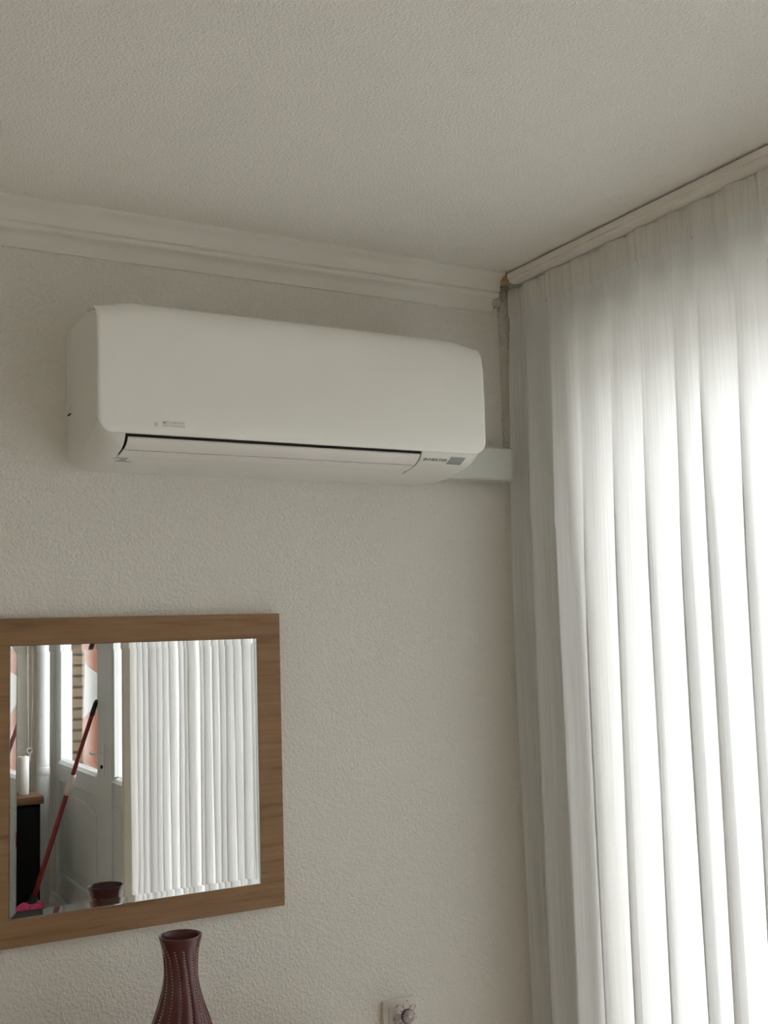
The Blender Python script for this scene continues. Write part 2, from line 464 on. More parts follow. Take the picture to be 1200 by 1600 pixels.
def curtain_mesh(zlist, dx, name, mat, wav=0.0):
    vs = []; uv = []; fs = []
    cols = (len(edges) - 1) * PER + 1
    # arc length along a mid row for the weave
    arc = [0.0]; last = None
    for c in range(cols):
        i = min(c // PER, len(edges) - 2); t = (c - i * PER) / PER
        p = Vector((*curtain_point(i, t, 1.2), 0))
        if last is not None: arc.append(arc[-1] + (p - last).length)
        last = p
    for z in zlist:
        for c in range(cols):
            i = min(c // PER, len(edges) - 2); t = (c - i * PER) / PER
            x, y = curtain_point(i, t, z)
            zz = z
            if wav and z in (zlist[0], zlist[-1]):
                zz += wav * (math.sin(c * .5) + .7 * math.sin(c * .173 + 1.3))
            vs.append((x + dx, y, zz)); uv.append((arc[c], z))
    for r in range(len(zlist) - 1):
        for c in range(cols - 1):
            k = r * cols + c
            fs.append((k, k + 1, k + cols + 1, k + cols))
    return mesh_obj(name, vs, fs, mat, cur, smooth=True, uvs=uv)
curtain_mesh(zs, 0, 'cloth', 'sheer')
curtain_mesh([2.5205, 2.509, 2.495, 2.48, 2.466, 2.453], -0.0035, 'heading_tape', 'tape', wav=.0012)

# ------------------------------------------------------------------ air conditioner
X0, X1 = 0.550, 1.420
ac = thing('air_conditioner', ((X0 + X1) / 2, D, 2.02), 'white wall mounted air conditioner above the oak framed mirror', 'air conditioner')
def xs_dense():
    s = []
    for t in (0, .0015, .004, .008, .013, .02, .028, .037, .048, .06, .075, .095):
        s.append(X0 + t)
    k = 24
    for i in range(1, k):
        s.append(X0 + .095 + (X1 - X0 - .19) * i / k)
    return s + [X0 + X1 - v for v in reversed(s[:12])]
def end_t(x):
    return min(x - X0, X1 - x)
# front panel: a curved shell that runs over the top
PB = 2.062
pprof = [(.2165, PB), (.2205, 2.0645), (.2235, 2.070), (.2252, 2.080), (.2262, 2.10), (.2266, 2.13), (.2266, 2.17), (.2264, 2.21), (.2258, 2.245),
         (.2246, 2.270), (.2222, 2.288), (.2180, 2.302), (.2110, 2.3125), (.200, 2.3195), (.185, 2.3225), (.16, 2.3235)]
def panel_pt(x, d, z):
    e = end_t(x)
    # top edge falls a little towards both ends
    drop = 0.0125 * (1 - smooth01(min(1, e / .085)) ** .8)
    f = smooth01((z - 2.20) / (2.3235 - 2.20))
    return (x, D - d, z - drop * f)
def row_x(x, z):
    """rounded lower corners in front view"""
    r = .030
    if z < PB + r:
        k = 1 - (z - PB) / r
        ins = r * (1 - math.sqrt(max(0, 1 - k * k)))
        c = (X0 + X1) / 2
        return c + (x - c) * (1 - ins / ((X1 - X0) / 2))
    return x
xsl = xs_dense()
vs = []; fs = []
extra = [(.2165, PB)] + [(.2190, PB + .0008)] + pprof[1:3] + [(.2243, 2.0748)] + pprof[3:4] + [(.2258, 2.087)] + pprof[4:]
extra = sorted(set(extra), key=lambda p: (p[1], -p[0]))
for d, z in extra:
    for x in xsl:
        xx = row_x(x, z)
        e = end_t(x)
        dd = d - .004 * (1 - min(1, e / .004)) ** 2
        vs.append(panel_pt(xx, dd, z))
nx = len(xsl)
for r in range(len(extra) - 1):
    for c in range(nx - 1):
        fs.append((r * nx + c, r * nx + c + 1, (r + 1) * nx + c + 1, (r + 1) * nx + c))
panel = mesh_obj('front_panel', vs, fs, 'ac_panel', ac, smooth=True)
md = panel.modifiers.new('thick', 'SOLIDIFY'); md.thickness = .006; md.offset = -1

# body: side cheeks, chin, underside; recessed mouth for the flaps
bprof = [(0.0, 2.316), (.10, 2.3165), (.185, 2.3155), (.207, 2.306), (.2165, 2.290), (.2195, 2.25), (.2200, 2.15), (.2195, 2.09), (.2165, 2.066),
         (.2125, 2.0575), (.2075, 2.0500), (.2000, 2.0430), (.185, 2.0355), (.168, 2.0315), (.150, 2.0280), (.12, 2.0225), (.09, 2.0190), (.05, 2.018), (0.0, 2.019)]
MX0, MX1 = 0.606, 1.258
mouth = {9: (.190, 2.066), 10: (.186, 2.062), 11: (.180, 2.057), 12: (.170, 2.050), 13: (.158, 2.044), 14: (.148, 2.036)}
def body_pt(x, idx, inside):
    d, z = bprof[idx]
    e = end_t(x)
    if inside and idx in mouth:
        d, z = mouth[idx]
    # round the lower corners
    if z < 2.10 and e < .05:
        k = 1 - e / .05
        q = 1 - math.sqrt(max(0, 1 - k * k))
        w_ = smooth01((2.10 - z) / .07)
        z = z + .028 * q * w_
        d = d - (.045 * q * w_ if d > .03 else 0) * (d / .22)
    drop = 0.0125 * (1 - smooth01(min(1, e / .085)) ** .8)
    f = smooth01((z - 2.20) / .12)
    return (x, D - d, z - drop * f)
bx = [x for x in xsl if x < MX0 - .004] + [(MX0, 0), (MX0 + .0002, 1)] + [x for x in xsl if MX0 + .004 < x < MX1 - .004] + [(MX1 - .0002, 1), (MX1, 0)] + [x for x in xsl if x > MX1 + .004]
vs = []; fs = []
for it in bx:
    x, ins = (it if isinstance(it, tuple) else (it, MX0 < it < MX1))
    for k in range(len(bprof)):
        xx = min(max(x, X0 + .0015), X1 - .0015)
        vs.append(body_pt(xx, k, ins))
nb = len(bprof)
for c in range(len(bx) - 1):
    for k in range(nb):
        fs.append((c * nb + k, c * nb + (k + 1) % nb, (c + 1) * nb + (k + 1) % nb, (c + 1) * nb + k))
fs.append(tuple(range(nb))); fs.append(tuple((len(bx) - 1) * nb + k for k in range(nb - 1, -1, -1)))
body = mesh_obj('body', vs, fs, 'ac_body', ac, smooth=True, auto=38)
# dark mouth lining seen in the gaps
MB().prism([(D - d, z) for d, z in [(.2105, 2.0625), (.2035, 2.0535), (.194, 2.0475), (.180, 2.042), (.165, 2.038), (.150, 2.0325), (.148, 2.036), (.186, 2.063), (.205, 2.066)]],
           'X', MX0 + .0004, MX1 - .0004).build('air_outlet', 'dark_gap', ac)
def flap(name, pr, x0, x1, th, mat):
    out = [(D - d, z) for d, z in pr]
    inn = [(D - d + th * .5, z + th) for d, z in reversed(pr)]
    return MB().prism(out + inn, 'X', x0, x1).build(name, mat, ac, smooth=True, auto=35)
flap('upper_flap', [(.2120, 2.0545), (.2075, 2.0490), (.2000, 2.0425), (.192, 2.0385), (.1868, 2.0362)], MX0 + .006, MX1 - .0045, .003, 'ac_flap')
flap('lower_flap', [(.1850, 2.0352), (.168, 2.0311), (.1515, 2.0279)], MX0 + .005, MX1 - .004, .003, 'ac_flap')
# seam of the chassis on the left cheek, and the wall plate
MB().box(X0 - .0035, X0 + .003, D - .014, D - .0005, 2.132, 2.302).build('back_plate', 'ac_body', ac, bevel=.001)
MB().box(X0 - .0005, X0 + .004, D - .024, D - .004, 2.1295, 2.1315).build('seam', 'dark_gap', ac)

def text_mesh(name, body_txt, size, loc, mat, parent, rot=(PI / 2, 0, 0), sx=1.0, shear=0.0, extrude=.0002, bold=0.0):
    cu = bpy.data.curves.new(name, 'FONT')
    cu.body = body_txt; cu.size = size; cu.extrude = extrude; cu.shear = shear; cu.offset = bold
    cu.resolution_u = 3
    tmp = bpy.data.objects.new(name + '_tmp', cu)
    COL.objects.link(tmp)
    bpy.context.view_layer.update()
    dg = bpy.context.evaluated_depsgraph_get()
    me = bpy.data.meshes.new_from_object(tmp.evaluated_get(dg))
    bpy.data.objects.remove(tmp)
    mt = Matrix.Translation(Vector(loc) - ORG[parent.name]) @ Matrix.Rotation(rot[2], 4, 'Z') @ Matrix.Rotation(rot[0], 4, 'X') @ Matrix.Diagonal((sx, 1, 1, 1))
    me.transform(mt)
    me.materials.clear(); me.materials.append(M[mat])
    o = bpy.data.objects.new(name, me)
    link(o, parent); ORG[o.name] = ORG[parent.name]
    return o
# emblem and maker's lettering printed on the panel
PY = D - .2266
em = MB()
cx, cz, rr = .6615, 2.0812, .0066
yy = D - .2256
for q in (90, 210, 330):
    a = math.radians(q)
    u = Vector((math.cos(a), 0, math.sin(a)))
    l = Vector((math.cos(a + PI / 3), 0, math.sin(a + PI / 3))); r_ = Vector((math.cos(a - PI / 3), 0, math.sin(a - PI / 3)))
    c0 = Vector((cx, yy, cz))
    p = [c0, c0 + l * rr * .62, c0 + (l + r_) * rr * .62, c0 + r_ * rr * .62]
    em.add([v + Vector((0, -.0002, 0)) for v in p] + [v + Vector((0, .0006, 0)) for v in p],
           [(0, 1, 2, 3), (7, 6, 5, 4), (0, 4, 5, 1), (1, 5, 6, 2), (2, 6, 7, 3), (3, 7, 4, 0)])
e_ = em.build('emblem', 'silver', panel); e_['label'] = 'three silver rhombus emblem'
t1 = text_mesh('lettering', 'MITSUBISHI', 0.0070, (.6745, yy - .0002, 2.0835), 'silver', panel, sx=1.24, bold=.00012)
t1['label'] = 'shiny silver lettering'
text_mesh('lettering', 'HEAVY INDUSTRIES', .0048, (.6747, yy - .0001, 2.0779), 'silver', panel, sx=1.06, bold=.00008)
# INVERTER mark and sensor window on the right of the chin
def chin_y(z):
    pts = sorted([(z_, d_) for d_, z_ in bprof[8:14]])
    for (z0, d0), (z1, d1) in zip(pts, pts[1:]):
        if z0 <= z <= z1: return d0 + (d1 - d0) * (z - z0) / (z1 - z0)
    return pts[-1][1]
slope = math.atan2(.2125 - .2000, 2.0575 - 2.0430)
rotx = PI / 2 + slope
t3 = text_mesh('lettering', 'INVERTER', .0092, (1.266, D - chin_y(2.0450) - .0008, 2.0448), 'grey_print', body, rot=(rotx, 0, 0), sx=1.48, shear=.2, bold=.0002)
sv = []; sf = []
swz = [2.0408, 2.0430, 2.0455, 2.0478, 2.0500, 2.0522, 2.0545]
for zz in swz:
    t = (zz - swz[0]) / (swz[-1] - swz[0])
    dd = chin_y(zz) + .0009
    for xx in (1.329 + .006 * t, 1.366 + .006 * t):
        sv += [(xx, D - dd, zz - .0004), (xx, D - dd + .003, zz + .001)]
for k in range(len(swz) - 1):
    a_, b_ = 4 * k, 4 * (k + 1)
    sf += [(a_, a_ + 2, b_ + 2, b_), (a_ + 1, b_ + 1, b_ + 3, a_ + 3), (a_, b_, b_ + 1, a_ + 1), (a_ + 2, a_ + 3, b_ + 3, b_ + 2)]
e0 = 4 * (len(swz) - 1)
sf += [(0, 1, 3, 2), (e0, e0 + 2, e0 + 3, e0 + 1)]
mesh_obj('sensor_window', sv, sf, 'sensor', body)
# faint printed direction mark under the left cheek
mk = MB()
for (xa, da), (xb, db) in (((.602, .142), (.630, .142)), ((.612, .124), (.644, .124)), ((.616, .142), (.636, .124)), ((.632, .142), (.618, .124))):
    zq = lambda d: 2.0264 - (.142 - d) * .185
    mk.tube([(xa, D - da, zq(da)), (xb, D - db, zq(db))], .0008, 6)
mk.build('direction_mark', 'soft_print', body)

# ------------------------------------------------------------------ cable duct to the right of the unit
du = thing('cable_duct', (1.47, D, 2.033), 'pale grey plastic cable duct between air conditioner and curtain', 'cable duct')
DZ0, DZ1, DF = 2.033, 2.112, .058
MB().prism([(D, DZ0 + .004), (D - .046, DZ0 + .004), (D - .046, DZ1 - .004), (D, DZ1 - .004)], 'X', 1.4203, 1.612).build('base_channel', 'duct', du)
MB().prism([(D - .010, DZ0), (D - DF + .004, DZ0), (D - DF, DZ0 + .004), (D - DF, DZ1 - .004), (D - DF + .004, DZ1), (D - .010, DZ1), (D - .010, DZ1 - .0035), (D - .047, DZ1 - .0035), (D - .047, DZ0 + .0035), (D - .010, DZ0 + .0035)],
           'X', 1.4203, 1.609).build('cover', 'duct', du)
MB().box(1.6092, 1.6125, D - DF - .001, D - .0005, DZ0 - .001, DZ1 + .001).build('end_cap', 'duct', du, bevel=.001)

# ------------------------------------------------------------------ mirror in an oak frame
FT = .018
mir = thing('wall_mirror', (0.698, D, 1.103), 'square mirror in a wide flat oak frame below the air conditioner', 'mirror')
GX0, GX1, GZ0, GZ1 = .4370, .9480, 1.1600, 1.6710
OX0, OX1, OZ0, OZ1 = .383, 1.0015, 1.1085, 1.7235
yb, yf = D - .0005, D - FT
bw = .0025
def frame_board(pts, mat='oak_x'):
    m = MB(); m.prism(pts, 'Y', yf, yb); return m
ft = frame_board([(OX0, OZ1), (OX1, OZ1), (OX1, GZ1), (OX0, GZ1)]).build('frame_board', 'oak_x', mir, bevel=.0008)
fb = frame_board([(OX0, GZ0), (OX1, GZ0), (OX1, OZ0), (OX0, OZ0)]).build('frame_board', 'oak_x', mir, bevel=.0008)
fl = frame_board([(OX0, GZ0), (GX0, GZ0), (GX0, GZ1), (OX0, GZ1)]).build('frame_board', 'oak_x', mir, bevel=.0008)
fr = frame_board([(GX1, GZ0), (OX1, GZ0), (OX1, GZ1), (GX1, GZ1)]).build('frame_board', 'oak_x', mir, bevel=.0008)
MB().box(GX0 - .003, GX1 + .003, yb - .0005, yb - .010, GZ0 - .003, GZ1 + .003).build('backing_board', 'black_lacquer', mir)
# silvered back and bevelled glass in front of it
SY = D - .0150
g = MB().box(GX0 + .0005, GX1 - .0005, SY, SY + .0012, GZ0 + .0005, GZ1 - .0005).build('silvering', 'silver_back', mir)
B = .0125; TH = .0048; TE = TH - B * math.tan(math.radians(4.7))
a0, a1, c0, c1 = GX0 + .0007, GX1 - .0007, GZ0 + .0007, GZ1 - .0007
yq = SY - .0002
gv = [(a0, yq, c0), (a1, yq, c0), (a1, yq, c1), (a0, yq, c1),
      (a0, yq - TE, c0), (a1, yq - TE, c0), (a1, yq - TE, c1), (a0, yq - TE, c1),
      (a0 + B, yq - TH, c0 + B), (a1 - B, yq - TH, c0 + B), (a1 - B, yq - TH, c1 - B), (a0 + B, yq - TH, c1 - B)]
gf = [(3, 2, 1, 0), (0, 1, 5, 4), (1, 2, 6, 5), (2, 3, 7, 6), (3, 0, 4, 7), (4, 5, 9, 8), (5, 6, 10, 9), (6, 7, 11, 10), (7, 4, 8, 11), (8, 9, 10, 11)]
mesh_obj('bevelled_glass', gv, gf, 'glass', mir)

# ------------------------------------------------------------------ sideboard under the mirror (below the picture) and vase
SBZ = .790
sb = thing('sideboard', (.62, 2.03, 0), 'low oak sideboard under the mirror carrying the maroon vase', 'sideboard')
MB().box(.10, 1.12, 1.83, D - .012, SBZ - .03, SBZ).build('top', 'oak_side', sb, bevel=.002)
MB().box(.12, 1.10, 1.86, D - .015, .10, SBZ - .03).build('body', 'oak_side', sb)
for k in range(2):
    xa = .125 + k * .488
    dr = MB().box(xa, xa + .482, 1.842, 1.86, .12, SBZ - .04).build('door', 'oak_side', sb, bevel=.002)
    MB().tube([(xa + (.44 if k == 0 else .04), 1.826, .50), (xa + (.44 if k == 0 else .04), 1.826, .62)], .005, 8).build('handle', 'silver', dr)
for x in (.15, 1.06):
    for y in (1.90, 2.20):
        MB().box(x - .02, x + .02, y - .02, y + .02, 0, .10).build('leg', 'oak_side', sb)

VX, VY, VZ = .688, 2.005, 1.1475
vase = thing('vase', (VX, VY, SBZ), 'maroon fluted vase with rows of cream dots standing below the mirror', 'vase')
vp = [(0.0, .0386), (.004, .0380), (.012, .0357), (.025, .0328), (.040, .0312), (.055, .0305), (.070, .0308), (.082, .0322), (.095, .0348), (.108, .0384),
      (.120, .0421), (.134, .0470), (.148, .0520), (.163, .0566), (.185, .0640), (.21, .0710), (.235, .0745), (.26, .0745), (.285, .0700), (.31, .0615), (.335, .0530), (.3560, .0480), (.3575, .0465)]
def vr(h):
    for (h0, r0), (h1, r1) in zip(vp, vp[1:]):
        if h0 <= h <= h1: return r0 + (r1 - r0) * (h - h0) / (h1 - h0)
    return vp[-1][1]
NF = 13
def swirl(h):
    return -0.55 * math.sin(min(h, .3) * 14.0) + 0.2 + h * 0.6
def vrad(h, th):
    ph = NF * (th + swirl(h)) / 2
    fl_ = abs(math.cos(ph))
    amt = smooth01((h - .012) / .03) * smooth01((.34 - h) / .03)
    return vr(h) * (1 - .085 * amt * (1 - fl_) ** 1.5)
NT = NF * 10
hs = sorted(set([round(.3575 * i / 90, 5) for i in range(91)] + [.001, .002]))
vs = []; fs = []
for h in hs:
    for k in range(NT):
        th = 2 * PI * k / NT
        r = vrad(h, th)
        vs.append((VX + r * math.cos(th), VY + r * math.sin(th), VZ - h))
no_ = len(hs)
inner = [(.0, .0365), (.001, .0352), (.006, .0342), (.02, .0305), (.05, .0272), (.09, .031), (.15, .048), (.25, .069), (.33, .05), (.345, .0)]
for h, r in inner:
    for k in range(NT):
        th = 2 * PI * k / NT
        vs.append((VX + max(r, .0005) * math.cos(th), VY + max(r, .0005) * math.sin(th), VZ - h + (.0008 if h == 0 else 0)))
def ring(a, b):
    for k in range(NT):
        fs.append((a * NT + k, a * NT + (k + 1) % NT, b * NT + (k + 1) % NT, b * NT + k))
for i in range(no_ - 1): ring(i, i + 1)
ring(0, no_)
for i in range(len(inner) - 1): ring(no_ + i, no_ + i + 1)
fs.append(tuple((no_ - 1) * NT + k for k in range(NT)))
vbody = mesh_obj('body', vs, fs, 'vase', vase, smooth=True)
bd = MB()
octv = [(1, 0, 0), (-1, 0, 0), (0, 1, 0), (0, -1, 0), (0, 0, 1), (0, 0, -1)]
octf = [(0, 2, 4), (2, 1, 4), (1, 3, 4), (3, 0, 4), (2, 0, 5), (1, 2, 5), (3, 1, 5), (0, 3, 5)]
for f_ in range(NF):
    h = .022
    while h < .30:
        th = 2 * PI * (f_ + .5) / NF - swirl(h)
        r = vrad(h, th) + .0007
        c = Vector((VX + r * math.cos(th), VY + r * math.sin(th), VZ - h))
        s_ = .00115
        bd.add([c + Vector(v) * s_ for v in octv], octf)
        h += .0052
dots = bd.build('dot_rows', 'bead', vase, smooth=True); dots['kind'] = 'stuff'; dots['label'] = 'swirling rows of small cream dots'

# ------------------------------------------------------------------ wall socket and flower night light
so = thing('wall_socket', (1.276, D, .785), 'cream square wall socket low on the stucco wall near the curtain', 'socket')
S0, S1, SZ0, SZ1 = 1.236, 1.318, .785, .867
def sq(x0, x1, z0, z1, r, n=5):
    p = []
    for cx_, cz_, a in ((x1 - r, z1 - r, 0), (x0 + r, z1 - r, 90), (x0 + r, z0 + r, 180), (x1 - r, z0 + r, 270)):
        for k in range(n + 1):
            q = math.radians(a + 90 * k / n); p.append((cx_ + r * math.cos(q), cz_ + r * math.sin(q)))
    return p
MB().prism(sq(S0, S1, SZ0, SZ1, .004), 'Y', D - .009, D - .0003).build('cover_plate', 'socket', so, bevel=.0015)
MB().prism(sq(S0 + .013, S1 - .013, SZ0 + .013, SZ1 - .013, .004), 'Y', D - .0115, D - .009).build('insert', 'socket', so, bevel=.001)
fx, fz, fy = 1.2745, .8435, D - .0115
nl = thing('night_light', (1.277, fy, fz), 'clear plastic flower shaped night light plugged into the cream socket', 'night light')
MB().lathe([(.0165, 0), (.0168, -.012), (.015, -.022), (.012, -.027)], (1.277, fy, .826), 24, 'Y').build('plug_body', 'acr_core', nl, smooth=True, auto=40)
FC = Vector((1.2735, fy - .040, .8420))
MB().tube([(1.277, fy - .026, .826), FC + Vector((0, .008, 0))], .005, 10).build('stem', 'acr_core', nl, smooth=True)
MB().lathe([(.0006, -.0085), (.004, -.0083), (.006, -.006), (.0150, -.003), (.0158, .001), (.014, .006), (.002, .008)], FC, 28, 'Y').build('disc', 'acr_dark', nl, smooth=True, auto=45)
MB().lathe([(.0004, -.0108), (.0032, -.0102), (.0042, -.0086), (.0044, -.0070)], FC, 16, 'Y').build('hub', 'acr_core', nl, smooth=True)
for k in range(18):
    a = 2 * PI * k / 18
    u = Vector((math.cos(a), 0, math.sin(a))); t_ = Vector((-math.sin(a), 0, math.cos(a)))
    p0 = FC + u * .0045 + Vector((0, -.0088, 0)); p1 = FC + u * .0138 + Vector((0, -.0050, 0))
    q = MB()
    q.add([p0 - t_ * .0004, p0 + t_ * .0004, p1 + t_ * .0011, p1 - t_ * .0011] + [v + Vector((0, .0022, 0)) for v in (p0 - t_ * .0004, p0 + t_ * .0004, p1 + t_ * .0011, p1 - t_ * .0011)],
          [(0, 1, 2, 3), (7, 6, 5, 4), (0, 4, 5, 1), (1, 5, 6, 2), (2, 6, 7, 3), (3, 7, 4, 0)])
    q.build('ray', 'acr_core', nl)
for k in range(7):
    a = 2 * PI * k / 7 + .55
    u = Vector((math.cos(a), 0, math.sin(a))); t_ = Vector((-math.sin(a), 0, math.cos(a)))
    vs = []; fs = []
    nr, nc = 7, 5
    for i in range(nr):
        s_ = i / (nr - 1)
        wd = .0085 * math.sin(PI * (.12 + .80 * s_)) ** .8
        for j in range(nc):
            v_ = (j / (nc - 1) - .5) * 2
            vs.append(FC + u * (.010 + .0205 * s_) + t_ * wd * v_ + Vector((0, .006 + .006 * s_ - .004 * (1 - v_ * v_) * s_, 0)))
    for i in range(nr - 1):
        for j in range(nc - 1):
            fs.append((i * nc + j, i * nc + j + 1, (i + 1) * nc + j + 1, (i + 1) * nc + j))
    pt = mesh_obj('petal', vs, fs, 'acrylic', nl, smooth=True)
    md = pt.modifiers.new('thick', 'SOLIDIFY'); md.thickness = .0016

# ------------------------------------------------------------------ terrace door, seen in the mirror
dr = thing('door_1', (1.83, -2.6, 0), 'grey white glazed terrace door with lower panel, seen in the mirror', 'door', kind='structure')
dx0, dx1 = 1.80, 1.86
LY0, LY1 = -3.235, -1.985       # leaf
gy0, gy1, gz0, gz1 = -3.13, -2.20, .875, 2.15
LZ = 2.25
for (ya, yb_, za, zb, nm) in ((LY0, gy0, .03, LZ, 'stile'), (gy1, LY1, .03, LZ, 'stile'), (gy0, gy1, gz1, LZ, 'top_rail'), (gy0, gy1, .76, gz0, 'lock_rail'), (gy0, gy1, .03, .17, 'bottom_rail')):
    MB().box(dx0, dx1, ya, yb_, za, zb).build(nm, 'door_paint', dr, bevel=.003)
MB().box(1.832, 1.838, gy0, gy1, gz0, gz1).build('pane', 'pane', dr)
bead = MB()
for (ya, yb_, za, zb) in ((gy0, gy0 + .02, gz0, gz1), (gy1 - .02, gy1, gz0, gz1), (gy0 + .02, gy1 - .02, gz1 - .02, gz1)):
    bead.box(1.806, 1.83, ya, yb_, za, zb)
bead.build('glazing_bead', 'white_paint', dr)
MB().prism([(1.790, gz0), (1.832, gz0), (1.832, gz0 + .03), (1.806, gz0 + .018)], 'Y', gy0 + .001, gy1 - .001).build('sill_bead', 'white_paint', dr)
# lower panel: recessed field with a raised, arch topped centre
MB().box(1.822, 1.84, gy0, gy1, .17, .76).build('panel', 'door_paint', dr)
mid = (gy0 + gy1) / 2
arch = [(gy0 + .07, .24), (gy1 - .07, .24)]
for k in range(13):
    t = k / 12
    arch.append((gy1 - .07 - (gy1 - gy0 - .14) * t, .64 + .055 * math.sin(PI * t)))
MB().prism(arch, 'X', 1.811, 1.822).build('raised_panel', 'door_paint', dr, bevel=.006)
hd = MB().box(1.792, 1.80, -2.075, -2.040, .90, 1.08).build('handle_plate', 'white_paint', dr, bevel=.003)
MB().tube([(1.80, -2.058, 1.022), (1.758, -2.058, 1.022), (1.752, -2.07, 1.022), (1.752, -2.165, 1.018)], .009, 10).build('handle', 'white_paint', dr, smooth=True)
MB().lathe([(.010, 0), (.010, -.010), (.004, -.012)], (1.792, -2.058, .945), 12, 'X').build('lock', 'dark_gap', dr)
# frame of the door unit and its narrow side light
for (ya, yb_, za, zb) in ((DOOR_Y0, LY0 - .003, 0, DOOR_Z1), (LY1 + .003, -1.895, 0, DOOR_Z1), (-1.665, DOOR_Y1, 0, DOOR_Z1)):
    MB().box(1.797, 1.90, ya, yb_, za, zb).build('door_frame', 'door_paint', dr, bevel=.003)
MB().box(1.797, 1.90, DOOR_Y0, DOOR_Y1, LZ + .004, DOOR_Z1).build('door_head', 'door_paint', dr, bevel=.003)
sy0, sy1 = -1.895, -1.665
MB().box(1.81, 1.87, sy0, sy1, .03, .875).build('side_panel', 'door_paint', dr)
MB().box(1.800, 1.811, sy0 + .05, sy1 - .05, .14, .74).build('side_raised_panel', 'door_paint', dr, bevel=.006)
MB().box(1.835, 1.841, sy0, sy1, .875, LZ).build('side_pane', 'pane', dr)
MB().prism([(1.795, .875), (1.835, .875), (1.835, .905), (1.808, .893)], 'Y', sy0 + .001, sy1 - .001).build('side_sill_bead', 'white_paint', dr)
for y in (sy0, sy1 - .03):
    MB().box(1.808, 1.834, y, y + .03, .905, LZ).build('side_glazing_bead', 'white_paint', dr)
MB().box(1.78, 1.90, DOOR_Y0 + .001, DOOR_Y1 - .001, 0, .029).build('threshold', 'door_paint', dr)
# beige post on the pier beside the curtain
struct(MB().box(1.708, XD - .0005, -1.375, -1.2905, 0, ZC).build('trim_4', 'beige_trim', bevel=.004), 'narrow beige post between curtain and terrace door', 'post')

# ------------------------------------------------------------------ corner by the door: pipe, cabinet, roll, cord, mop
pp = thing('riser_pipe', (1.685, -3.085, 0), 'white painted riser pipe in the corner beside the terrace door', 'pipe')
MB().tube([(1.685, -3.085, 0), (1.685, -3.085, ZC)], .040, 24).build('pipe', 'pipe', pp, smooth=True, auto=40)
MB().lathe([(.0405, 0), (.043, .004), (.043, .05), (.0405, .054)], (1.685, -3.085, .81), 24).build('coupling', 'pipe', pp, smooth=True, auto=40)
cb = thing('cabinet', (1.30, -2.89, 0), 'black cabinet with a dark walnut top near the terrace door', 'cabinet')
MB().box(.97, 1.600, -3.02, -2.775, 0, .675).build('body', 'black_lacquer', cb, bevel=.003)
MB().box(.95, 1.617, -3.03, -2.745, .675, .725).build('top', 'walnut', cb, bevel=.008)
for k in range(2):
    xa = .98 + .31 * k
    d_ = MB().box(xa, xa + .303, -2.775, -2.758, .06, .660).build('door', 'black_lacquer', cb, bevel=.003)
    MB().lathe([(.010, 0), (.012, .008), (.009, .016), (.002, .018)], (xa + (.27 if k == 0 else .03), -2.758, .40), 12, 'Y').build('knob', 'black_plastic', d_, smooth=True)
CT = .725
RX, RY = 1.520, -2.88
rl = thing('paper_roll', (RX, RY, CT), 'upright white paper roll on the walnut cabinet top', 'paper roll')
MB().lathe([(.031, 0), (.032, .002), (.032, .232), (.031, .234), (.012, .234), (.012, .20)], (RX, RY, CT), 28).build('paper', 'paper', rl, smooth=True, auto=40)
MB().lathe([(.0115, .0), (.0115, .239), (.009, .239), (.009, .01)], (RX, RY, CT), 16).build('core', 'raw_wood', rl, smooth=True, auto=40)
QX, QY = 1.448, -2.92
bt = thing('bottle', (QX, QY, CT), 'dark bottle with brown cap beside the white paper roll', 'bottle')
MB().lathe([(.030, 0), (.032, .004), (.032, .15), (.026, .18), (.014, .20), (.013, .215)], (QX, QY, CT), 24).build('body', 'black_plastic', bt, smooth=True)
MB().lathe([(.016, .216), (.016, .245), (.014, .248)], (QX, QY, CT), 16).build('cap', 'walnut', bt, smooth=True, auto=40)
cd_ = thing('pull_cord', (1.61, -3.13, .90), 'looped cream pull cord with ring hanging above the walnut cabinet', 'pull cord')
CX, CY = 1.610, -3.13
MB().tube([(CX - .020, CY, ZC - .02), (CX - .016, CY, 1.7), (CX - .014, CY, 1.3), (CX - .009, CY, .985)], .0045, 8).build('cord', 'cord', cd_, smooth=True)
MB().tube([(CX + .022, CY, ZC - .02), (CX + .018, CY, 1.7), (CX + .015, CY, 1.3), (CX + .010, CY, .985)], .0045, 8).build('cord', 'cord', cd_, smooth=True)
rg = [(CX + .017 * math.cos(2 * PI * k / 20), CY, .968 + .017 * math.sin(2 * PI * k / 20)) for k in range(21)]
MB().tube(rg, .006, 8, cap=False).build('ring', 'cord', cd_, smooth=True)
MB().lathe([(.004, -.055), (.009, -.05), (.008, -.02), (.004, 0)], (CX, CY, .951), 14).build('tassel', 'paper', cd_, smooth=True)
MB().box(CX - .03, CX + .03, CY - .02, CY + .02, ZC - .03, ZC).build('ceiling_mount', 'white_paint', cd_, bevel=.004)

